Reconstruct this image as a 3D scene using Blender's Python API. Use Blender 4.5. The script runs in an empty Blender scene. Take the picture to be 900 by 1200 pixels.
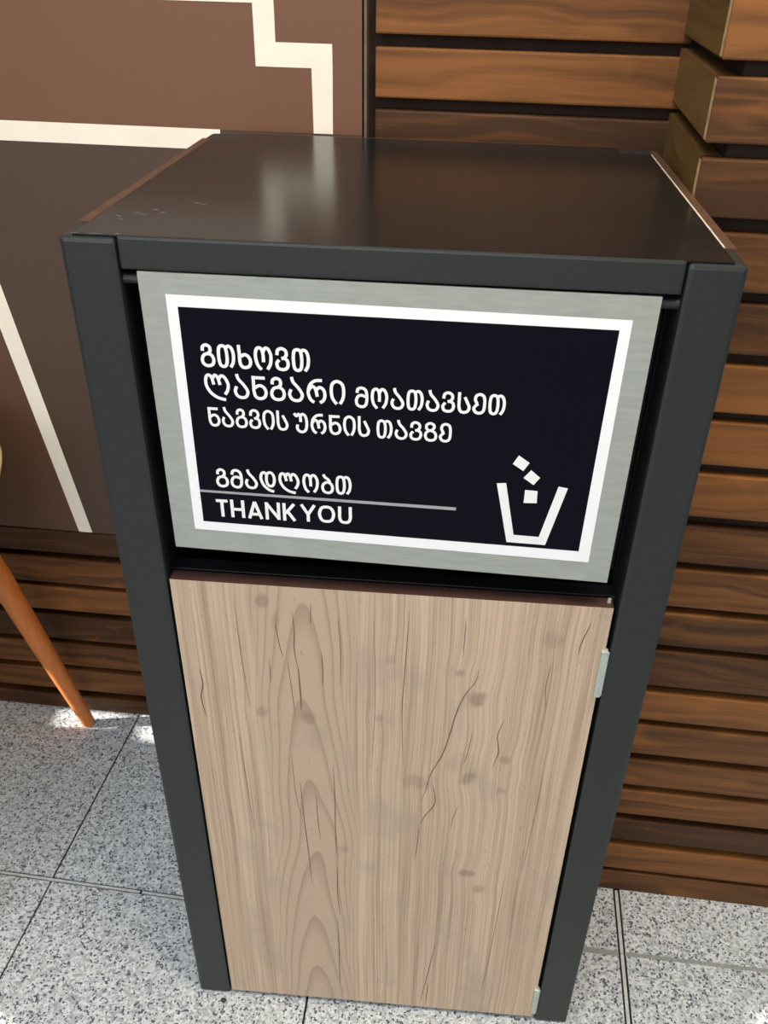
import bpy, bmesh, math, random
from mathutils import Vector, Matrix
random.seed(7)
scene = bpy.context.scene
C = scene.collection

# ---------------------------------------------------------------- camera
cam_d = bpy.data.cameras.new('camera')
cam = bpy.data.objects.new('camera', cam_d); C.objects.link(cam); scene.camera = cam
yaw, pitch, roll = -0.06833154, 0.6220542, -0.02594264
cy, sy, cp, sp, cr, sr = (math.cos(yaw), math.sin(yaw), math.cos(pitch), math.sin(pitch), math.cos(roll), math.sin(roll))
fwd = Vector((sy*cp, cy*cp, -sp)); rgt = Vector((cy, -sy, 0)); dwn = fwd.cross(rgt)
r2 = rgt*cr + dwn*sr; d2 = dwn*cr - rgt*sr
M = Matrix((r2, -d2, -fwd)).transposed().to_4x4()
M.translation = Vector((0.32028417, -0.70891842, 1.24546786))
cam.matrix_world = M
cam_d.sensor_fit = 'VERTICAL'; cam_d.sensor_height = 36.0; cam_d.sensor_width = 27.0
cam_d.lens = 31.7394; cam_d.clip_start = 0.02
cam_d.shift_x = -14.676/1200; cam_d.shift_y = 94.91/1200

# ---------------------------------------------------------------- light
w = bpy.data.worlds.new('daylight'); scene.world = w; w.use_nodes = True
bg = w.node_tree.nodes['Background']
bg.inputs[0].default_value = (0.84, 0.92, 1.0, 1); bg.inputs[1].default_value = 0.30

def area(name, loc, target, size, power, color, size_y=None):
    d = bpy.data.lights.new(name, 'AREA'); d.energy = power; d.color = color; d.size = size
    if size_y: d.shape = 'RECTANGLE'; d.size_y = size_y
    o = bpy.data.objects.new(name, d); C.objects.link(o); o.location = loc
    o.rotation_euler = (Vector(target)-Vector(loc)).to_track_quat('-Z', 'Y').to_euler()
    return o
area('ceiling_light', (0.60, -0.30, 2.30), (0.46, 0.40, 0.9), 0.5, 27, (1.0, 0.82, 0.60))
area('skylight', (-0.3, -1.2, 4.2), (0.2, 0.0, 0.0), 3.2, 130, (0.88, 0.95, 1.0))
area('window_light', (-0.6, -3.6, 1.9), (0.3, 0.2, 0.5), 2.6, 68, (0.95, 0.96, 1.0), 2.0)

SUN_DIR = Vector((0.97*math.cos(math.radians(25)), 0.2*math.cos(math.radians(25)), -math.sin(math.radians(25)))).normalized()
sd = bpy.data.lights.new('sun', 'SUN'); sd.energy = 15.0; sd.angle = 0.006; sd.color = (1.0, 0.95, 0.86)
so = bpy.data.objects.new('sun', sd); C.objects.link(so); so.location = (-3, -1, 3)
so.rotation_euler = SUN_DIR.to_track_quat('-Z', 'Y').to_euler()

vs = scene.view_settings
vs.view_transform = 'Standard'; vs.look = 'None'; vs.gamma = 1.0; vs.use_curve_mapping = False
vs.exposure = -0.32

# ---------------------------------------------------------------- material helpers
def lin(*c):
    return tuple((x/255/12.92 if x/255 <= .04045 else ((x/255+.055)/1.055)**2.4) for x in c) + (1,)

class NB:
    def __init__(s, name):
        s.m = bpy.data.materials.new(name); s.m.use_nodes = True
        s.nt = s.m.node_tree; s.b = s.nt.nodes['Principled BSDF']; s.n = s.nt.nodes; s.l = s.nt.links
    def _in(s, sock, v):
        if hasattr(v, 'is_linked') or hasattr(v, 'links'): s.l.new(v, sock)
        else: sock.default_value = v
    def math(s, op, a, b=0.0, c=0.0, clamp=False):
        n = s.n.new('ShaderNodeMath'); n.operation = op; n.use_clamp = clamp
        s._in(n.inputs[0], a); s._in(n.inputs[1], b); s._in(n.inputs[2], c); return n.outputs[0]
    def add(s, a, b): return s.math('ADD', a, b)
    def sub(s, a, b): return s.math('SUBTRACT', a, b)
    def mul(s, a, b): return s.math('MULTIPLY', a, b)
    def coord(s, kind='Object'):
        n = s.n.new('ShaderNodeTexCoord'); return n.outputs[kind]
    def sep(s, v):
        n = s.n.new('ShaderNodeSeparateXYZ'); s.l.new(v, n.inputs[0]); return n.outputs
    def comb(s, x, y, z):
        n = s.n.new('ShaderNodeCombineXYZ')
        for i, v in enumerate((x, y, z)): s._in(n.inputs[i], v)
        return n.outputs[0]
    def noise(s, v, scale=1.0, detail=2.0, rough=.5, dist=0.0):
        n = s.n.new('ShaderNodeTexNoise'); s.l.new(v, n.inputs['Vector'])
        n.inputs['Scale'].default_value = scale; n.inputs['Detail'].default_value = detail
        n.inputs['Roughness'].default_value = rough; n.inputs['Distortion'].default_value = dist
        return n.outputs[0]
    def voro(s, v, scale, out='Color'):
        n = s.n.new('ShaderNodeTexVoronoi'); s.l.new(v, n.inputs['Vector']); n.inputs['Scale'].default_value = scale
        return n.outputs[out]
    def ramp(s, v, stops, interp='LINEAR'):
        n = s.n.new('ShaderNodeValToRGB'); s.l.new(v, n.inputs[0]); e = n.color_ramp.elements; n.color_ramp.interpolation = interp
        while len(e) < len(stops): e.new(0.5)
        for k, (p, c) in enumerate(stops):
            e[k].position = p; e[k].color = c if isinstance(c, tuple) else (c, c, c, 1)
        return n.outputs[0]
    def mix(s, f, a, b, mode='MIX'):
        n = s.n.new('ShaderNodeMix'); n.data_type = 'RGBA'; n.blend_type = mode
        s._in(n.inputs[0], f); s._in(n.inputs[6], a); s._in(n.inputs[7], b); return n.outputs[2]
    def attr(s, name):
        n = s.n.new('ShaderNodeAttribute'); n.attribute_name = name; return n.outputs['Fac']
    def smooth(s, v, a, b):
        n = s.n.new('ShaderNodeMapRange'); n.interpolation_type = 'SMOOTHSTEP'; s.l.new(v, n.inputs[0])
        n.inputs[1].default_value = a; n.inputs[2].default_value = b; return n.outputs[0]
    def bump(s, h, strength=.1, dist=.001):
        n = s.n.new('ShaderNodeBump'); n.inputs['Strength'].default_value = strength; n.inputs['Distance'].default_value = dist
        s.l.new(h, n.inputs['Height']); s.l.new(n.outputs[0], s.b.inputs['Normal'])
    def done(s, color, rough=.5, metal=0.0, spec=None):
        s._in(s.b.inputs['Base Color'], color); s._in(s.b.inputs['Roughness'], rough)
        s.b.inputs['Metallic'].default_value = metal
        if spec is not None: s.b.inputs['Specular IOR Level'].default_value = spec
        return s.m

def plain(name, rgb, rough=.5, metal=0.0, var=.06, scale=60, spec=None, bump=0.0):
    k = NB(name); v = k.noise(k.coord(), scale, 3)
    a = lin(*rgb); d = tuple(c*(1-var*2) for c in a[:3])+(1,); u = tuple(min(1, c*(1+var*2)) for c in a[:3])+(1,)
    if bump: k.bump(k.noise(k.coord(), 900, 2), bump)
    return k.done(k.ramp(v, [(.3, d), (.7, u)]), rough, metal, spec)

MAT = {}
MAT['post'] = plain('powder_coated_metal', (37, 41, 39), .42, 0, .05, 300, .5, .12)
MAT['top'] = plain('satin_black_sheet', (23, 24, 24), .21, 0, .06, 8, .26)
MAT['top'].node_tree.nodes['Principled BSDF'].inputs['Specular Tint'].default_value = (.62, .86, 1.0, 1)
MAT['inner'] = plain('black_interior', (14, 14, 15), .6)
MAT['bar'] = plain('black_bar', (22, 22, 24), .3)
MAT['silver'] = None
MAT['white'] = plain('white_print', (255, 255, 255), .4, 0, .0)
MAT['letters'] = plain('white_lettering', (250, 249, 246), .5, 0, .01)
MAT['rule'] = plain('grey_rule', (170, 170, 172), .5, 0, .02)
MAT['chrome'] = plain('hinge_metal', (186, 194, 184), .35, .25, .04, 200)
MAT['edge'] = plain('melamine_edge_brown', (80, 57, 40), .5, 0, .1, 50)
MAT['doortop'] = plain('dark_edge_band', (66, 44, 38), .5, 0, .1, 50)
MAT['paleline'] = plain('pale_edge_line', (196, 186, 165), .45, 0, .05, 50)
MAT['crack'] = plain('wood_crack', (112, 92, 76), .7, 0, .2, 80)
MAT['cream'] = plain('cream_plastic', (214, 196, 150), .4, 0, .02, 20)
MAT['strip'] = plain('cream_paint', (247, 238, 222), .5, 0, .02, 20)
MAT['jointstrip'] = plain('steel_joint_strip', (204, 205, 200), .4, .1, .08, 90)
MAT['trim'] = plain('dull_trim_strip', (104, 90, 76), .5, 0, .08, 90)
MAT['grout'] = plain('dark_grout', (24, 23, 24), .9, 0, .2, 200)
MAT['greygrout'] = plain('grey_grout', (146, 148, 142), .9, 0, .12, 300)
MAT['maskgrey'] = plain('sun_mask_grey', (150, 148, 144), .9, 0, .03, 5)
MAT['shadowgap'] = plain('black_backing', (52, 36, 26), .9, 0, .1, 30)
MAT['grit'] = plain('dark_grit', (70, 66, 60), .5, .3, .2, 300)
MAT['chip'] = plain('bare_metal_chip', (176, 184, 186), .35, .4, .05, 100)

k = NB('brushed_silver_sheet')
x, y, z = k.sep(k.coord())
g = k.noise(k.comb(k.mul(x, 40), 0.0, k.mul(z, 260)), 1, 3)
b_ = k.noise(k.coord(), 9, 2)
k.bump(g, .06)
MAT['silver'] = k.done(k.mix(k.mul(b_, .5), k.ramp(g, [(.3, lin(158, 164, 158)), (.7, lin(176, 182, 175))]), lin(172, 172, 160)), .42, .15)

k = NB('navy_print')
sp_ = k.noise(k.coord(), 140, 3)
MAT['navy'] = k.done(k.mix(k.math('GREATER_THAN', sp_, .76), k.mix(k.noise(k.coord(), 7, 2), lin(7, 8, 19), lin(13, 13, 24)), lin(56, 54, 58)), .4, 0, .1)

def brown_paint(name, rgb):
    kk = NB(name); n = kk.noise(kk.coord(), 500, 2); n2 = kk.noise(kk.coord(), 4, 2)
    a = lin(*rgb)
    kk.bump(n, .12)
    return kk.done(kk.mix(n2, tuple(c*.93 for c in a[:3])+(1,), tuple(c*1.07 for c in a[:3])+(1,)), .55)
MAT['brown_hi'] = brown_paint('milk_brown_paint', (114, 78, 55))
MAT['brown_mid'] = brown_paint('mid_brown_paint', (92, 65, 46))
MAT['brown_lo'] = brown_paint('dark_brown_paint', (78, 59, 46))

def slat_wood(name, dark, mid, light, axis=0, figure=.5):
    kk = NB(name); r = kk.attr('rnd')
    q = kk.sep(kk.coord()); u = q[axis]; zz = q[2]
    off = kk.mul(r, 37.0)
    warp = kk.noise(kk.comb(kk.mul(u, 3.2), off, kk.mul(zz, 9)), 1, 2)
    zz2 = kk.add(zz, kk.mul(kk.sub(warp, .5), .09))
    rings = kk.noise(kk.comb(kk.mul(u, 2.2), off, kk.mul(zz2, 70)), 1, 2.5, .55)
    fine = kk.noise(kk.comb(kk.mul(u, 9), off, kk.mul(zz, 420)), 1, 3, .6)
    blot = kk.noise(kk.comb(kk.mul(u, 7), off, kk.mul(zz, 22)), 1, 2, .5, .6)
    t = kk.add(kk.add(kk.mul(rings, .66), kk.mul(fine, .20)), kk.mul(kk.sub(r, .55), .34))
    col = kk.ramp(t, [(.26, lin(*dark)), (.42, lin(*mid)), (.62, lin(*light))])
    col = kk.mix(kk.mul(kk.smooth(blot, .58, .74), figure), col, lin(*[min(255, int(c*1.25)) for c in light]))
    kk.bump(fine, .22, .0008)
    return kk.done(col, .55, 0, .3)
MAT['slat'] = slat_wood('stained_pine_slats', (66, 41, 19), (101, 64, 31), (134, 86, 43), 0, .4)
MAT['slatlow'] = MAT['slat']
MAT['slatside'] = slat_wood('pine_return_boards', (102, 78, 38), (124, 96, 50), (140, 111, 62), 1, .2)
MAT['endgrain'] = plain('pine_end_grain', (226, 190, 134), .6, 0, .15, 120)

# granite
k = NB('speckled_granite')
co = k.coord()
wv = k.n.new('ShaderNodeVectorMath'); wv.operation = 'MULTIPLY'; k.l.new(co, wv.inputs[0]); wv.inputs[1].default_value = (1, 1, 1)
c1 = k.sep(k.voro(co, 215))[0]
c2 = k.sep(k.voro(co, 350))[1]
n1 = k.noise(co, 230, 3, .6)
n2 = k.noise(co, 120, 2)
base = k.ramp(c1, [(.0, lin(158, 163, 165)), (.35, lin(194, 199, 199)), (1, lin(222, 226, 224))])
base = k.mix(k.smooth(n1, .56, .63), base, lin(140, 143, 150))
base = k.mix(k.smooth(c2, .865, .885), base, lin(86, 85, 97))
base = k.mix(k.smooth(k.noise(co, 330, 2), .66, .70), base, lin(84, 84, 95))
base = k.mix(k.mul(k.smooth(n2, .6, .75), .35), base, lin(150, 140, 128))
MAT['granite'] = k.done(base, .38)

# orange leg wood
k = NB('orange_stained_beech')
q = k.coord()
xx, yy, zz = k.sep(q)
MAT['orange'] = k.done(k.ramp(k.noise(k.comb(k.mul(xx, 160), k.mul(yy, 160), k.mul(zz, 30)), 1, 3), [(.3, lin(214, 124, 62)), (.7, lin(224, 136, 72))]), .42)

# door wood: pale greyed pine with cathedral figure, knots
KNOTS = [(.138, .716, .008, .010, .5), (.150, .690, .006, .014, .35), (.1285, .566, .008, .010, .45), (.178, .562, .010, .012, .45), (.36, .607, .011, .012, .65),
         (.339, .640, .006, .007, .5), (.396, .520, .008, .008, .5), (.357, .4875, .011, .012, .6), (.395, .470, .007, .008, .4), (.300, .475, .022, .013, .35),
         (.428, .690, .012, .012, .3), (.368, .318, .012, .008, .6), (.384, .288, .008, .010, .45), (.215, .345, .007, .009, .3), (.35, .505, .020, .02, .25), (.268, .65, .008, .008, .25), (.257, .567, .006, .006, .3)]
k = NB('pale_weathered_pine')
x, y, z = k.sep(k.coord())
kn_dark = None; kn_field = None
wob = k.noise(k.comb(k.mul(x, 60), 0.0, k.mul(z, 60)), 1, 2)
for (kx, kz, rx, rz, amt) in KNOTS:
    dx = k.mul(k.sub(x, kx), 1/rx); dz = k.mul(k.sub(z, kz), 1/rz)
    d = k.add(k.math('SQRT', k.add(k.mul(dx, dx), k.mul(dz, dz))), k.mul(k.sub(wob, .5), 1.6))
    core = k.mul(k.sub(1.0, k.smooth(d, .45, 1.15)), amt)
    e = k.math('EXPONENT', k.mul(k.mul(d, d), -.12))
    e = k.mul(e, amt)
    kn_dark = core if kn_dark is None else k.math('MAXIMUM', kn_dark, core)
    kn_field = e if kn_field is None else k.add(kn_field, e)
w1 = k.noise(k.comb(k.mul(x, 9), 3.0, k.mul(z, 3.2)), 1, 2)
xw = k.add(x, k.mul(k.sub(w1, .5), .012))
xw = k.add(xw, k.mul(kn_field, .007))
mid = k.noise(k.comb(k.mul(xw, 95), 0.0, k.mul(z, 1.4)), 1, 2, .5)
fine = k.noise(k.comb(k.mul(xw, 420), 5.0, k.mul(z, 6)), 1, 3, .6)
hair = k.noise(k.comb(k.mul(xw, 800), 4.0, k.mul(z, 2.5)), 1, 1, .5)
med2 = k.noise(k.comb(k.mul(xw, 210), 9.0, k.mul(z, 2.2)), 1, 2, .5)
blot = k.noise(k.comb(k.mul(x, 14), 7.0, k.mul(z, 9)), 1, 3, .55)
wide = k.noise(k.comb(k.mul(x, 7), 1.0, k.mul(z, 2.0)), 1, 2)
# cathedral arches
sway = k.noise(k.comb(0.0, 0.0, k.mul(z, 4)), 1, 1)
adx = k.add(k.sub(x, .176), k.add(k.mul(k.sub(sway, .5), .03), k.mul(k.sub(w1, .5), .02)))
ph = k.add(k.add(k.mul(z, 8.2), k.mul(k.mul(adx, adx), 1500)), k.mul(k.sub(wide, .5), 1.5))
saw = k.math('FRACT', k.add(ph, .28))
edge = k.smooth(saw, .0, .12)
arch = k.add(k.mul(k.smooth(saw, .55, 1.0), .75), 0.0)
arch = k.mul(arch, k.sub(1.0, k.smooth(saw, .97, 1.0)))
am = k.sub(1.0, k.smooth(k.math('ABSOLUTE', adx), .035, .062))
t = k.add(k.mul(mid, .28), k.add(k.add(k.mul(fine, .22), k.mul(hair, .22)), k.mul(med2, .28)))
straight = k.ramp(t, [(.34, lin(148, 123, 101)), (.45, lin(187, 160, 134)), (.56, lin(212, 187, 158))])
archc = k.mix(k.mul(fine, .35), k.mix(arch, lin(202, 176, 148), lin(164, 138, 116)), lin(175, 150, 127))
col = k.mix(am, straight, archc)
col = k.mix(k.mul(k.smooth(blot, .52, .72), .55), col, lin(172, 154, 138))
col = k.mix(k.mul(k.smooth(wide, .55, .75), .35), col, lin(200, 166, 138))
speck = k.noise(k.comb(k.mul(x, 420), 2.0, k.mul(z, 70)), 1, 2)
col = k.mix(k.mul(k.smooth(speck, .66, .74), .5), col, lin(128, 106, 90))
col = k.mix(k.mul(kn_dark, .75), col, lin(120, 98, 84))
k.bump(fine, .06, .0005)
MAT['door'] = k.done(col, .5)

# ---------------------------------------------------------------- mesh helpers
class MB:
    def __init__(s): s.v = []; s.f = []; s.mi = []; s.r = []
    def face(s, pts, mi=0, r=0.0):
        b = len(s.v); s.v += [tuple(p) for p in pts]; s.f.append(tuple(range(b, b+len(pts)))); s.mi.append(mi); s.r.append(r)
    def box(s, lo, hi, mi=0, r=0.0, ch=0.0, tf=None, mis=None):
        (x0, y0, z0), (x1, y1, z1) = lo, hi
        bm = bmesh.new()
        vs = [bm.verts.new(p) for p in ((x0,y0,z0),(x1,y0,z0),(x1,y1,z0),(x0,y1,z0),(x0,y0,z1),(x1,y0,z1),(x1,y1,z1),(x0,y1,z1))]
        fi = [(3,2,1,0),(4,5,6,7),(0,1,5,4),(2,3,7,6),(3,0,4,7),(1,2,6,5)]   # bottom top front back left right
        fs = []
        for n_, q_ in enumerate(fi):
            f = bm.faces.new([vs[i] for i in q_]); f.material_index = (mis[n_] if mis else mi); fs.append(f)
        if ch: bmesh.ops.bevel(bm, geom=list(bm.edges), offset=ch, segments=2, affect='EDGES', profile=.6)
        s.add_bm(bm, tf, r)
    def add_bm(s, bm, tf=None, r=0.0):
        bm.verts.index_update(); b = len(s.v)
        s.v += [tuple(tf(v.co)) if tf else tuple(v.co) for v in bm.verts]
        for f in bm.faces:
            s.f.append(tuple(b+v.index for v in f.verts)); s.mi.append(f.material_index); s.r.append(r)
        bm.free()
    def tube(s, p0, p1, r0, r1, n=20, mi=0, cap=True, rr=0.0):
        p0, p1 = Vector(p0), Vector(p1); a = (p1-p0).normalized(); e = a.orthogonal().normalized(); g = a.cross(e)
        b = len(s.v)
        for p, r in ((p0, r0), (p1, r1)):
            for i in range(n):
                t = 2*math.pi*i/n; s.v.append(tuple(p + (e*math.cos(t)+g*math.sin(t))*r))
        for i in range(n):
            j = (i+1) % n; s.f.append((b+i, b+j, b+n+j, b+n+i)); s.mi.append(mi); s.r.append(rr)
        if cap:
            s.f.append(tuple(b+i for i in reversed(range(n)))); s.mi.append(mi); s.r.append(rr)
            s.f.append(tuple(b+n+i for i in range(n))); s.mi.append(mi); s.r.append(rr)
    def build(s, name, mats, parent=None, smooth=False):
        me = bpy.data.meshes.new(name); me.from_pydata(s.v, [], s.f); me.update()
        for m in (mats if isinstance(mats, (list, tuple)) else [mats]): me.materials.append(m)
        me.polygons.foreach_set('material_index', s.mi)
        a = me.attributes.new('rnd', 'FLOAT', 'FACE'); a.data.foreach_set('value', s.r)
        if smooth: me.polygons.foreach_set('use_smooth', [True]*len(s.f))
        o = bpy.data.objects.new(name, me); C.objects.link(o)
        if parent: o.parent = parent
        return o

def tag(o, label=None, cat=None, group=None, kind=None):
    if label: o['label'] = label
    if cat: o['category'] = cat
    if group: o['group'] = group
    if kind: o['kind'] = kind
    return o
def empty(name, loc=(0, 0, 0)):
    o = bpy.data.objects.new(name, None); C.objects.link(o); o.location = loc; o.empty_display_size = .1; return o

# ---------------------------------------------------------------- the setting: floor
def hx(x):      # cross joint line, y at x
    return (.152 - .062*(x+.075)) if x < .3 else (.1215 - .036*(x-.575))
fb = MB(); ft = MB()
# longitudinal joints: x at y
def jA(y): return -.2965 + .05*y
def jB(y): return .157 - .002*y
def jC(y): return .6195 + .035*y
def jl(i):
    if i == 0: return jA
    if i == 1: return jB
    if i == 2: return jC
    if i < 0: return lambda y: -.2965 + .455*i + .05*y
    return lambda y: .6195 + .455*(i-2) + .035*y
gapw = {0: .0016, 1: .0016, 2: .0055}
def tile(i, j):
    xl, xr = jl(i), jl(i+1)
    gl, gr = gapw.get(i, .0016), gapw.get(i+1, .0016)
    right = i >= 2
    gy = .0035 if right else .0048
    def yb(x, jj):
        base = hx(x)
        return base + .455*jj
    def corner(side, jj, dy):
        f_ = xl if side == 0 else xr
        y0 = yb(-.3 if i+side < 1 else (.2 if i+side == 1 else .7), jj)
        x0 = f_(y0); y0 = yb(x0, jj); x0 = f_(y0)
        return (x0 + (gl if side == 0 else -gr), y0 + dy)
    a = corner(0, j, gy); b = corner(1, j, gy); c = corner(1, j+1, -gy); d = corner(0, j+1, -gy)
    bm = bmesh.new()
    lo = [bm.verts.new((p[0], p[1], -.012)) for p in (a, b, c, d)]
    hi = [bm.verts.new((p[0], p[1], 0)) for p in (a, b, c, d)]
    bm.faces.new(hi)
    for q in range(4):
        r_ = (q+1) % 4; bm.faces.new((lo[q], lo[r_], hi[r_], hi[q]))
    ft.add_bm(bm, None, random.random())
for i in range(-6, 7):
    for j in range(-6, 2): tile(i, j)
ft.box((-3.2, -3.0, -.03), (3.4, 1.2, -.0035), 1)
# grey filler in the right-hand cross joint
for x0, x1, hw in ((.628, 2.0, .0036), (.46, .6185, .0047)):
    ft.face([(x0, hx(x0)-hw, -.0006), (x1, hx(x1)-hw, -.0006), (x1, hx(x1)+hw, -.0006), (x0, hx(x0)+hw, -.0006)], 2)
fl = ft.build('floor', [MAT['granite'], MAT['grout'], MAT['greygrout']])
tag(fl, kind='structure')
def joint(name, p0, p1, hw, z):
    m = MB(); a = Vector((p0[0], p0[1])); b = Vector((p1[0], p1[1])); n = (b-a).normalized(); n = Vector((-n.y, n.x))*hw
    lo = [(a-n), (b-n), (b+n), (a+n)]
    bm = bmesh.new()
    L = [bm.verts.new((p.x, p.y, -.0036)) for p in lo]; Hh = [bm.verts.new((p.x, p.y, z)) for p in lo]
    bm.faces.new(Hh)
    for q in range(4): bm.faces.new((L[q], L[(q+1) % 4], Hh[(q+1) % 4], Hh[q]))
    m.add_bm(bm); o = m.build(name, MAT['jointstrip']); tag(o, kind='structure')
joint('trim_1', (-1.9, hx(-1.9)), (-.1405, hx(-.1405)), .0021, -.0006)
joint('trim_2', (-.1365, hx(-.1365)), (.155, hx(.155)), .0021, -.0006)
joint('trim_3', (jC(-1.2), -1.2), (jC(hx(.62)-.001), hx(.62)-.001), .0024, -.0006)
joint('trim_4', (jC(hx(.62)+.001), hx(.62)+.001), (jC(.235), .235), .0024, -.0006)

# ---------------------------------------------------------------- the setting: slatted wall, slatted return
WS = -.032
def wy(x): return .555 + WS*(x+.257)
def wt(p):      # (along x, out of wall, z): y measured from the slat face backwards
    return (p[0] - WS*p[1], wy(p[0]) + p[1], p[2])
TH = .022
gl_low = [(.035, .051), (.101, .114), (.166, .178), (.232, .246), (.296, .307), (.358, .373)]
wm = MB()
zs = [0.002]
edges = []
prev = .001
for a, b in gl_low: edges.append((prev, a)); prev = b
edges.append((prev, .419))
for (a, b) in edges:
    xl = -2.2; cuts = [xl, random.uniform(-1.3, -.9), .56]
    for c0, c1 in zip(cuts, cuts[1:]): wm.box((c0, 0, a), (c1-.0008, TH, b), 0, random.random(), .0022, wt)
up = []
z0 = 1.092
ups = [(.4215, .476)]
b = .489
while b < 1.9:
    ups.append((b, b+.0535)); b += .0668
off = 1.092 - min((u[1] for u in ups), key=lambda q: abs(q-1.08)) - .012
ups = [(a+off, c+off) for a, c in ups]
for (a, c) in ups:
    wm.box((.1925, 0, a), (.56, TH, c), 0, random.random(), .0022, wt)
wm.box((-2.2, TH, 0), (.58, TH+.03, 2.4), 1, 0, 0, wt)
wb = wm.build('wall_back', [MAT['slat'], MAT['shadowgap']]); tag(wb, kind='structure')

CS = -.045
CX = .5325
def cyy(x): return .240 + CS*(x-CX)
def ct(p): return (p[0] - CS*p[1], cyy(p[0]) + p[1], p[2])
cg = [(.045, .054), (.108, .124), (.168, .183), (.232, .246), (.296, .311), (.365, .377), (.426, .440), (.499, .510), (.561, .573), (.628, .640), (.690, .705), (.760, .773), (.825, .837), (.890, .903), (.955, .967), (1.023, 1.037), (1.089, 1.102), (1.156, 1.169), (1.223, 1.236), (1.29, 1.303), (1.357, 1.37), (1.424, 1.437), (1.491, 1.504), (1.558, 1.571), (1.625, 1.638), (1.7, 1.71)]
cm = MB(); prev = .001
LEAN = (.549-CX)/(.529-.240)
def st(p):      # boards on the return: p = (into the column, along depth, z)
    return (CX + LEAN*p[1] + p[0], .240 + p[1], p[2])
for a, b in cg:
    cm.box((CX, 0, prev), (1.75, .017, a), 0, random.random(), .0018, ct, [0, 0, 0, 0, 1, 1])
    cm.box((.0004, .0172, prev), (.022, .300, a), 2, random.random(), .0014, st)
    prev = b
cm.box((CX+.024, .017, 0), (1.75, .30, 2.4), 3, 0, 0, ct)
wr = cm.build('wall_right', [MAT['slat'], MAT['endgrain'], MAT['slatside'], MAT['shadowgap']]); tag(wr, kind='structure')

# unseen sheet added to block the sun, holes shaped to leave floor patches
def back_project(x, y, X):
    t = (x-X)/SUN_DIR.x; return (y - SUN_DIR.y*t, -SUN_DIR.z*t)
XL = -2.2
patches = [[(-.430, .556), (-.424, .506), (-.345, .511), (-.300, .517), (-.292, .552)],
           [(-.272, .556), (-.250, .488), (-.05, .47), (-.05, .556)],
           [(.790, -.005), (.812, .045), (.90, .068), (1.10, .108), (1.10, -.12), (.80, -.12)],
           [(-.32, -.040), (-.228, -.084), (-.22, -.16), (-.32, -.2)]]
bm = bmesh.new()
def loop(pts):
    vv = [bm.verts.new((XL, p[0], p[1])) for p in pts]
    return [bm.edges.new((vv[i], vv[(i+1) % len(vv)])) for i in range(len(vv))]
es = loop([(-4.5, 0), (.64, 0), (.64, 5.2), (-4.5, 5.2)])
for P in patches: es += loop([back_project(x_, y_, XL) for x_, y_ in P])
bmesh.ops.triangle_fill(bm, edges=es, use_beauty=True)
lw = MB(); lw.add_bm(bm); wl = lw.build('sun_mask_left', MAT['maskgrey']); tag(wl, kind='structure')

# ---------------------------------------------------------------- mural board
def mt(p): return (p[0] - WS*p[1], wy(p[0]) + p[1], p[2])
mural = empty('wall_mural', (-.3, wy(-.3), .42))
tag(mural, 'brown painted wall board with stepped and slanting cream stripes behind the litter bin', 'wall mural')
def rel(m): return m
mm = MB()
D0 = -.001
XR = .1765
def quad(pts, mi, d): mm.face([mt((x_, d, z_)) for x_, z_ in pts], mi)
# paint fields: upper, right of slanting stripe, left of slanting stripe
zb0, zb1 = 1.0265, 1.0505
def dl(z): return -.313 - (z-.431)*.1585      # left edge of slanting stripe
def dr(z): return -.2895 - (z-.431)*.1505
ZT = 2.1; XLF = -2.1; ZB = .4215
quad([(XLF, zb1), (XR, zb1), (XR, ZT), (XLF, ZT)], 0, D0)
quad([(dr(ZB), ZB), (XR, ZB), (XR, zb0), (dr(zb0), zb0)], 1, D0)
quad([(XLF, ZB), (dl(ZB), ZB), (dl(zb0), zb0), (XLF, zb0)], 2, D0)
quad([(dl(ZB), ZB), (dr(ZB), ZB), (dr(zb0), zb0), (dl(zb0), zb0)], 3, D0)
quad([(XLF, zb0), (XR, zb0), (XR, zb1), (XLF, zb1)], 1, D0)
quad([(XLF, zb0), (-.006, zb0), (-.006, zb1), (XLF, zb1)], 3, D0-.0004)
DS = D0 - .0004
quad([(.1150, zb1), (.1395, zb1), (.1405, 1.122), (.1145, 1.122)], 3, DS)
quad([(.0455, 1.122), (.1405, 1.122), (.1405, 1.148), (.0455, 1.148)], 3, DS)
quad([(.0455, 1.148), (.0715, 1.148), (.0715, 1.187), (.0455, 1.187)], 3, DS)
quad([(-.45, 1.187), (.0715, 1.187), (.0715, 1.212), (-.45, 1.212)], 3, DS)
mm.box((XLF, D0+.0005, ZB), (XR, .0215, ZT), 0, 0, 0, mt)
mo = mm.build('board', [MAT['brown_hi'], MAT['brown_lo'], MAT['brown_mid'], MAT['strip']])
tm = MB(); tm.box((.1790, -.0022, ZB), (.1825, .018, ZT), 0, 0, .0008, mt)
tr = tm.build('edge_trim', MAT['trim']); tr['label'] = 'thin dull metal edge strip'
for o in (mo, tr):
    o.parent = mural; o.matrix_parent_inverse = Matrix.Translation(mural.location).inverted()

# ---------------------------------------------------------------- litter bin
W, H, D, PW = .53, 1.058, .483, .045
binr = empty('litter_bin', (0, 0, 0))
tag(binr, 'tall black metal litter bin cabinet with pale wood door and navy notice', 'litter bin')
for (x0, y0) in ((0, 0), (W-PW, 0), (0, D-PW), (W-PW, D-PW)):
    m = MB(); m.box((x0, y0, .001), (x0+PW, y0+PW, H-.0018), 0, 0, .004)
    m.build('post', MAT['post'], binr)
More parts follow.
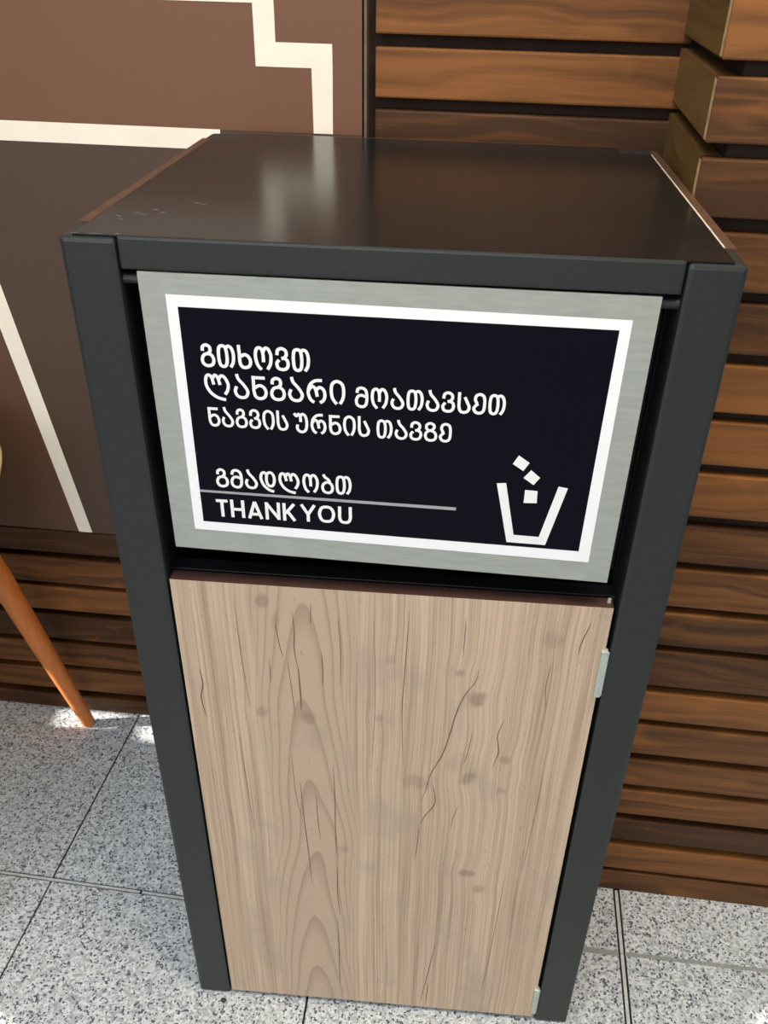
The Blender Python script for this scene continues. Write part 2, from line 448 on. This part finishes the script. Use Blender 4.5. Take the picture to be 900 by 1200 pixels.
# top sheet: folded pan, flush with posts
m = MB()
m.box((.0105, .0035, H-.0022), (W-.0105, D-PW, H), 0, 0, .0006)
m.box((PW, D-PW, H-.0022), (W-PW, D-.0062, H), 0, 0, 0)
tp = m.build('top_panel', MAT['top'], binr); tp['label'] = 'glossy dark top sheet'
m = MB()
# worn bright flakes on the front left corner and scuffs on the sheet
rr = random.Random(3)
def flake(x, y, l, a, wd):
    d_ = Vector((math.cos(a), math.sin(a))); n_ = Vector((-d_.y, d_.x)); p = Vector((x, y)); zt = H+.0001
    q = [p-d_*l, p-n_*wd*.6, p+d_*l*.8, p+n_*wd]
    m = MB(); m.face([(v.x, v.y, zt) for v in q]); m.build('paint_chip', MAT['chip'], tp)
for (x, y, l, a, wd) in ((.028, .062, .006, -.5, .0006), (.040, .075, .005, .1, .0005), (.052, .088, .004, -.4, .0005), (.046, .070, .006, .2, .0004), (.060, .080, .004, .9, .0004), (.033, .052, .004, -.6, .0005), (.080, .118, .006, -.3, .0004), (.087, .113, .004, .1, .0004), (.046, .0065, .003, .2, .0006), (.030, .0045, .010, .02, .0004), (.012, .0040, .006, .05, .0004)):
    flake(x, y, l, a, wd)

m = MB(); m.box((PW+.0012, .0008, 1.0325), (W-PW-.0012, .020, H-.0002), 0, 0, .0022)
m.build('front_rail', MAT['post'], binr)
m = MB(); m.box((PW, D-.02, 1.0325), (W-PW, D-.0065, H-.0024), 0, 0, .001)
m.build('back_rail', MAT['post'], binr)
for s in (0, 1):
    m = MB(); x0, x1 = ((.0004, .0095) if s == 0 else (W-.0095, W-.0004))
    m.box((x0, PW+.0005, .012), (x1, D-PW+.025 if s else D-PW-.0005, H-.0004), 0, 0, .0004)
    sp2 = m.build('side_panel', MAT['edge'], binr); sp2['label'] = 'brown wood effect side panel'
    m = MB(); xe = .0098 if s == 0 else W-.0112
    m.box((xe, PW+.0005, H-.0015), (xe+.0016, D-PW, H+.0003))
    if s: m.build('edge_line', MAT['paleline'], sp2)
    else: m.v = []
    if not s: pass
m = MB(); m.box((PW, D-.006, .012), (W-PW, D-.0005, H-.0004), 0, 0, .0004)
m.build('back_panel', MAT['edge'], binr)
m = MB(); m.box((PW-.02, .03, .014), (W-PW+.02, D-.02, .024))
m.build('floor_panel', MAT['inner'], binr)
m = MB()
for x0 in (PW-.012, W-PW): m.box((x0, .05, .03), (x0+.012, D-.05, 1.03))
m.box((PW, .06, .74), (W-PW, .068, 1.03))
m.build('inner_liner', MAT['inner'], binr)
m = MB(); m.box((PW, .0205, .700), (W-PW, .040, .7348), 0, 0, .0009)
m.build('cross_bar', MAT['bar'], binr)

# door
m = MB()
m.box((.0475, .0004, .0095), (.4805, .0165, .7345), 0, 0, 0, None, [1, 1, 0, 0, 1, 1])
def ribbon(mb, pts, w0, y, mi, taper=True, lift=0.0):
    P = [Vector(p) for p in pts]; n = len(P)
    L_, R_ = [], []
    for i in range(n):
        a = P[max(0, i-1)]; b = P[min(n-1, i+1)]; d = (b-a).normalized(); nn = Vector((-d.y, d.x))
        ww = w0*(1 if not taper else max(.12, math.sin(math.pi*min(1, max(0, (i+.35)/(n-.3))))**.6))
        L_.append(P[i]+nn*ww); R_.append(P[i]-nn*ww)
    for i in range(n-1):
        yy = y - i*lift; mb.face([(R_[i].x, yy, R_[i].y), (R_[i+1].x, yy, R_[i+1].y), (L_[i+1].x, yy, L_[i+1].y), (L_[i].x, yy, L_[i].y)], mi)
def catmull(pts, k=6, closed=False):
    P = [Vector(p) for p in pts]; n = len(P); out = []
    rng = range(n if closed else n-1)
    for i in rng:
        if closed: p0, p1, p2, p3 = P[(i-1) % n], P[i], P[(i+1) % n], P[(i+2) % n]
        else: p0, p1, p2, p3 = P[max(0, i-1)], P[i], P[i+1], P[min(n-1, i+2)]
        for q in range(k):
            t = q/k
            out.append(.5*((2*p1) + (p2-p0)*t + (2*p0-5*p1+4*p2-p3)*t*t + (3*p1-p0-3*p2+p3)*t**3))
    out.append(P[0].copy() if closed else P[-1].copy())
    return out
CR = [([(.358,.645),(.356,.63),(.346,.61),(.339,.585),(.334,.555),(.327,.52),(.316,.49),(.311,.462),(.306,.440)],.0010),
      ([(.319,.470),(.322,.452),(.3215,.437),(.312,.418),(.307,.402)],.0010), ([(.306,.400),(.305,.372),(.303,.340)],.0006),
      ([(.168,.705),(.169,.680),(.168,.655),(.171,.630)],.0007), ([(.171,.633),(.172,.600),(.172,.57)],.0011),
      ([(.196,.655),(.197,.63),(.196,.61)],.0007), ([(.187,.715),(.186,.69)],.0006), ([(.214,.70),(.216,.66),(.215,.61)],.0006),
      ([(.150,.690),(.153,.66),(.156,.645)],.0006), ([(.141,.640),(.141,.61)],.0005), ([(.160,.64),(.163,.60),(.165,.56)],.0005),
      ([(.205,.49),(.206,.43),(.2055,.37),(.207,.33)],.0008), ([(.207,.31),(.206,.26),(.209,.21)],.0008), ([(.205,.20),(.206,.14),(.206,.07),(.207,.05)],.0008),
      ([(.166,.46),(.168,.40),(.171,.34),(.174,.27)],.0008), ([(.184,.44),(.185,.39),(.187,.36)],.0006), ([(.158,.50),(.160,.44),(.165,.40)],.0005),
      ([(.390,.580),(.385,.555),(.388,.53),(.383,.505)],.0008), ([(.358,.56),(.355,.53),(.352,.51)],.0006), ([(.462,.715),(.456,.69),(.455,.675)],.0008),
      ([(.43,.66),(.428,.63),(.431,.60)],.0006), ([(.341,.71),(.341,.66)],.0006), ([(.285,.715),(.283,.65),(.281,.58),(.284,.50)],.0006),
      ([(.336,.17),(.331,.12),(.326,.07),(.320,.02)],.0008), ([(.330,.07),(.328,.02)],.0007), ([(.35,.44),(.345,.42),(.343,.40)],.0006),
      ([(.415,.33),(.412,.24),(.408,.12),(.402,.04)],.0005), ([(.44,.5),(.438,.42),(.434,.33)],.0005), ([(.065,.62),(.067,.60),(.063,.58),(.066,.55)],.0010), ([(.100,.53),(.103,.45),(.106,.36)],.0004), ([(.25,.70),(.252,.6),(.249,.5)],.0004), ([(.11,.72),(.112,.64),(.116,.57)],.0004)]
for pts, wd in CR: ribbon(m, catmull(pts, 5), wd*.7, .0002, 2)
door = m.build('door', [MAT['door'], MAT['doortop'], MAT['crack']], binr); door['label'] = 'pale weathered wood effect door'
for zz0, zz1 in ((.623, .683), (.022, .082)):
    h = MB(); h.box((.4765, -.0035, zz0), (.4835, .004, zz1), 0, 0, .0012)
    h.tube((.4828, -.0012, zz0+.002), (.4828, -.0012, zz1-.002), .0022, .0022, 12)
    ho = h.build('hinge', MAT['chrome'], door); ho['label'] = 'small silver door hinge'
h = MB(); h.tube((.477, .010, .733), (.477, .010, .7385), .0022, .0018, 12)
h.build('pivot_pin', MAT['chrome'], door)

# notice flap (slightly askew plate, built as its true quad)
flap_pts = [(.059, .7735), (.4695, .7635), (.4703, 1.0305), (.059, 1.0315)]
m = MB()
def plate(mb, pts, y0, y1, mi=0):
    bm = bmesh.new()
    f = [bm.verts.new((p[0], y0, p[1])) for p in pts]; b = [bm.verts.new((p[0], y1, p[1])) for p in pts]
    bm.faces.new(f); bm.faces.new(list(reversed(b)))
    for q in range(len(pts)):
        r_ = (q+1) % len(pts); bm.faces.new((f[r_], f[q], b[q], b[r_]))
    for fc in bm.faces: fc.material_index = mi
    mb.add_bm(bm)
plate(m, flap_pts, .0004, .004)
flap = m.build('flap', MAT['silver'], binr); flap['label'] = 'brushed silver swing flap carrying a printed notice'
wo = [(.080, .7950), (.4490, .7850), (.4510, 1.0120), (.080, 1.0150)]
wi = [(.089, .8040), (.4385, .7965), (.4420, 1.0035), (.089, 1.0052)]
m = MB()
for q in range(4):
    r_ = (q+1) % 4
    m.face([(wo[q][0], .0001, wo[q][1]), (wo[r_][0], .0001, wo[r_][1]), (wi[r_][0], .0001, wi[r_][1]), (wi[q][0], .0001, wi[q][1])])
fr = m.build('notice_border', MAT['white'], flap); fr['label'] = 'white printed border'
m = MB(); m.face([(p[0], .0001, p[1]) for p in wi]); m.build('notice_field', MAT['navy'], flap)
m = MB()
m.tube((PW-.004, .0095, 1.0235), (W-PW+.004, .0095, 1.0235), .0042, .0042, 16)
m.build('axle_rod', MAT['post'], flap)

# lettering
GLY = {
 'გ': (.86, [([(.15,.68),(.17,.84),(.36,.93),(.58,.86),(.60,.68),(.46,.58)],0), ([(.46,.57),(.2,.5),(.09,.3),(.2,.12),(.45,.07),(.70,.14),(.78,.33),(.68,.51)],1)]),
 'თ': (1.06, [([(.33,.93),(.13,.84),(.08,.5),(.14,.16),(.33,.07),(.52,.16),(.58,.5),(.52,.84)],1), ([(.50,.80),(.66,.92),(.86,.86),(.97,.6),(.93,.27),(.76,.05)],0)]),
 'ხ': (.84, [([(.10,1.0),(.12,.62),(.12,.32),(.2,.13),(.42,.07),(.68,.15),(.76,.35),(.64,.54),(.42,.61),(.2,.53)],0)]),
 'ო': (1.1, [([(.40,.02),(.18,.22),(.08,.55),(.14,.84),(.32,.93),(.48,.84),(.54,.62),(.54,.34)],0), ([(.52,.72),(.66,.91),(.86,.88),(1.0,.62),(.95,.28),(.76,.04)],0)]),
 'ვ': (.84, [([(.11,.66),(.16,.86),(.38,.94),(.62,.86),(.66,.68),(.52,.56),(.36,.53)],0), ([(.50,.55),(.70,.46),(.75,.28),(.64,.12),(.40,.07),(.15,.13),(.08,.32),(.22,.47)],0)]),
 'ლ': (1.42, [([(1.12,-.06),(.70,.01),(.32,.2),(.10,.5),(.11,.8),(.26,.92),(.42,.84),(.52,.54)],0), ([(.46,.76),(.60,.92),(.76,.84),(.86,.54)],0), ([(.80,.76),(.96,.91),(1.16,.84),(1.31,.58),(1.26,.34),(1.10,.16)],0)]),
 'ა': (.86, [([(.22,1.02),(.30,.82),(.58,.58),(.77,.33),(.68,.13),(.45,.07),(.2,.13),(.08,.32),(.17,.52)],0)]),
 'ნ': (.86, [([(.76,.91),(.14,.91)],0), ([(.12,.98),(.12,.62),(.12,.34),(.22,.13),(.46,.07),(.70,.15),(.78,.35),(.66,.54),(.42,.60),(.13,.48)],0)]),
 'რ': (1.1, [([(.86,.94),(.46,.91),(.18,.72),(.09,.42),(.2,.16),(.40,.04)],0), ([(.12,.54),(.30,.68),(.48,.60),(.58,.28)],0), ([(.52,.52),(.70,.66),(.92,.58),(1.0,.36),(.92,.15),(.72,.04)],0)]),
 'ი': (.86, [([(.38,.02),(.16,.24),(.09,.55),(.16,.83),(.42,.94),(.70,.82),(.77,.52),(.72,.25),(.56,.03)],0)]),
 'მ': (.86, [([(.13,.70),(.20,.88),(.44,.94),(.68,.84),(.76,.58),(.74,.26),(.62,.10),(.40,.06),(.16,.14),(.09,.34),(.20,.54),(.44,.60),(.74,.52)],0)]),
 'ს': (.84, [([(.11,1.0),(.11,.62),(.12,.33),(.22,.12),(.44,.06),(.68,.13),(.76,.32),(.64,.52),(.46,.78)],0)]),
 'ე': (.84, [([(.13,.68),(.20,.87),(.44,.94),(.67,.84),(.74,.55),(.70,.20),(.50,.07),(.22,.10),(.08,.27),(.20,.42),(.34,.50)],0), ([(.13,.70),(.22,.56),(.30,.50)],0)]),
 'უ': (.98, [([(.02,.96),(.18,.83),(.32,.93),(.44,.82),(.46,.55)],0), ([(.42,.80),(.58,.93),(.78,.86),(.88,.58),(.84,.24),(.66,.08),(.40,.08),(.22,.22),(.24,.42)],0)]),
 'ზ': (.86, [([(.38,.94),(.16,.86),(.14,.68),(.36,.56),(.62,.68),(.62,.86)],1), ([(.40,.57),(.16,.48),(.08,.3),(.18,.12),(.44,.06),(.70,.12),(.78,.3),(.68,.48)],1)]),
 'დ': (1.1, [([(.94,-.06),(.60,.02),(.26,.25),(.09,.56),(.14,.83),(.32,.92),(.46,.83)],0), ([(.72,.93),(.52,.84),(.46,.55),(.54,.30),(.74,.22),(.93,.32),(1.0,.58),(.92,.84)],1)]),
 'ბ': (.84, [([(.16,1.0),(.28,.86),(.50,.74),(.60,.60)],0), ([(.44,.61),(.18,.52),(.09,.33),(.19,.13),(.44,.06),(.69,.13),(.77,.33),(.68,.52)],1)]),
 'T': (.82, [([(.0,.90),(.80,.90)],2), ([(.40,.90),(.40,0)],2)]),
 'H': (.98, [([(.1,0),(.1,1)],2), ([(.84,0),(.84,1)],2), ([(.1,.47),(.84,.47)],2)]),
 'A': (1.02, [([(.08,0),(.50,.96)],2), ([(.50,.96),(.92,0)],2), ([(.24,.26),(.76,.26)],2)]),
 'N': (1.02, [([(.1,0),(.1,.98)],2), ([(.12,.90),(.88,.10)],2), ([(.9,.02),(.9,1)],2)]),
 'K': (.90, [([(.1,0),(.1,1)],2), ([(.18,.42),(.78,.97)],2), ([(.34,.52),(.80,.02)],2)]),
 'Y': (.94, [([(.06,.98),(.47,.42)],2), ([(.88,.98),(.47,.42)],2), ([(.47,.48),(.47,0)],2)]),
 'O': (1.12, [([(.54,.92),(.24,.84),(.1,.5),(.24,.16),(.54,.08),(.84,.16),(.98,.5),(.84,.84)],1)]),
 'U': (.90, [([(.1,1.0),(.1,.62),(.1,.36),(.2,.14),(.43,.08),(.66,.14),(.76,.36),(.76,.62),(.76,1.0)],0)]),
}
def write(mb, text, x0, x1, zA, zB, sw=.16, space=.45, inset=.07):
    h = zB-zA
    tot = sum(GLY[c][0] if c != ' ' else space for c in text)
    sx = (x1-x0)/tot; cx = x0
    nst = 0
    for c in text:
        if c == ' ': cx += space*sx; continue
        wd, strokes = GLY[c]
        for pts, closed in strokes:
            ins = inset*wd; pp = [(cx+(ins+px*(wd-2*ins)/wd)*sx, zA + pz*h) for px, pz in pts]
            if closed != 2: pp = catmull(pp, 6, closed == 1)
            if closed == 1: pp = pp + [pp[1]]
            ribbon(mb, pp, .9*sw*h/2, -.0003 - nst*4e-5, 0, False, 1.2e-6); nst += 1
        cx += wd*sx
m = MB()
write(m, 'გთხოვთ', .1025, .1965, .9555, .9762, .15)
write(m, 'ლანგარი', .1025, .2255, .9285, .9505, .14)
write(m, 'მოათავსეთ', .2315, .3600, .9265, .9455, .15)
write(m, 'ნაგვის', .1035, .1752, .9015, .9200, .145)
write(m, 'ურნის', .1785, .2460, .9000, .9190, .145)
write(m, 'თავზე', .2500, .3165, .8990, .9170, .15)
write(m, 'გმადლობთ', .1045, .2300, .8415, .8610, .15)
write(m, 'THANK', .1020, .1785, .8105, .8292, .18, .45, .075)
write(m, 'YOU', .1805, .2305, .8108, .8290, .18, .45, .06)
le = m.build('lettering', MAT['letters'], flap); le['label'] = 'white printed lettering'
m = MB(); m.face([(.089, -.0002, .8355), (.3235, -.0002, .8320), (.3235, -.0002, .8352), (.089, -.0002, .8378)])
m.build('rule_line', MAT['rule'], flap)
m = MB()
ic = [(.3578, .8622), (.3660, .8630), (.3775, .8102), (.4005, .8095), (.4120, .8625), (.4203, .8612), (.4072, .8012), (.3718, .8020)]
m.face([(ic[i][0], -.0003, ic[i][1]) for i in (0, 7, 2, 1)]); m.face([(ic[i][0], -.0003, ic[i][1]) for i in (7, 6, 3, 2)]); m.face([(ic[i][0], -.0003, ic[i][1]) for i in (6, 5, 4, 3)])
for sq in ([(.3700, .8820), (.3797, .8757), (.3845, .8838), (.3745, .8905)], [(.3805, .8690), (.3900, .8625), (.3950, .8700), (.3865, .8770)], [(.3832, .8440), (.3948, .8445), (.3942, .8568), (.3832, .8572)]):
    m.face([(p[0], -.0003, p[1]) for p in sq])
pi_ = m.build('pictogram', MAT['letters'], flap); pi_['label'] = 'white waste basket symbol with falling squares'

# ---------------------------------------------------------------- armchair at the left, only a leg and the shell's rim in view
CXc, CYc = -.611, .294
ch = empty('shell_chair', (CXc, CYc, 0))
tag(ch, 'cream shell armchair with splayed orange wooden legs by the slatted wall', 'chair')
foot = Vector((-.357, .521, 0)); topp = Vector((-.442, .473, .43)); ax = (topp-foot)
foot_l = foot - ch.location; top_l = topp - ch.location
m = MB()
for a, b, ra, rb in ((0, .012, .0100, .0122), (.012, .5, .0122, .0178), (.5, .86, .0178, .0205), (.86, 1.0, .0205, .0195)):
    m.tube(foot_l+ax*a, foot_l+ax*b, ra, rb, 28, cap=(a == 0 or b == 1.0))
legm = m.build('leg', MAT['orange'], ch, True)
md = legm.modifiers.new('es', 'EDGE_SPLIT'); md.split_angle = math.radians(50)
for (sx_, sy_) in ((-1, 1), (1, -1), (-1, -1)):
    o = legm.copy(); C.objects.link(o); o.parent = ch; o.scale = (sx_, sy_, 1)
# shell
bm = bmesh.new(); NA, NR = 64, 14
def rim(t):   # t angle, 0 = +x (right), pi/2 = back (+y)
    c, s_ = math.cos(t), math.sin(t)
    n = 2.6; r = (abs(c)**n + abs(s_)**n)**(-1/n)
    X, Y = RX*r*c, RY*r*s_
    back = max(0, s_)
    front = max(0, -s_)
    zr = .637 + .06*back**2.2 - .17*front**1.6
    return Vector((X, Y, zr))
RX, RY = .300, .220
rings = []
for j in range(NR+1):
    f = j/NR; ring = []
    for i in range(NA):
        t = 2*math.pi*i/NA; R_ = rim(t)
        rad = min(1.0, f*1.55)**.85 if f < .62 else 1.0
        rr_ = math.sin(min(1, f/.62)*math.pi/2) * .80 if f < .62 else .80 + .20*((f-.62)/.38)**1.1
        zf = .44 - .012*math.cos(f*3) if f < .45 else .45 + (R_.z-.45)*((f-.45)/.55)**1.5
        ring.append(bm.verts.new((R_.x*rr_, R_.y*rr_, zf)))
    rings.append(ring)
for j in range(NR):
    for i in range(NA):
        k2 = (i+1) % NA
        if j == 0 and False: continue
        bm.faces.new((rings[j][i], rings[j][k2], rings[j+1][k2], rings[j+1][i]))
bmesh.ops.remove_doubles(bm, verts=bm.verts, dist=.0005)
m = MB(); m.add_bm(bm); sh = m.build('seat_shell', MAT['cream'], ch, True)
so2 = sh.modifiers.new('thick', 'SOLIDIFY'); so2.thickness = .012; so2.offset = 0
m = MB()
for a in (0, 1, 2, 3):
    pass
m.box((-.17, -.17, .410), (.17, .17, .424), 0, 0, .004)
m.build('seat_frame', MAT['post'], ch)

# ---------------------------------------------------------------- grit on the floor
def grit(name, loc, r, h, label, seed):
    rg = random.Random(seed); bm = bmesh.new(); bmesh.ops.create_icosphere(bm, subdivisions=2, radius=1)
    for v in bm.verts:
        v.co *= rg.uniform(.85, 1.12); v.co.x *= r; v.co.y *= r*.75; v.co.z *= h
    zmin = min(v.co.z for v in bm.verts)
    for v in bm.verts: v.co.z -= zmin
    m = MB(); m.add_bm(bm); o = m.build(name, MAT['grit'], None, True); o.location = loc; tag(o, label, 'grit')
    return o
grit('pebble', (.037, -.013, 0), .0042, .0022, 'small dark piece of grit on the floor in front of the bin', 5)
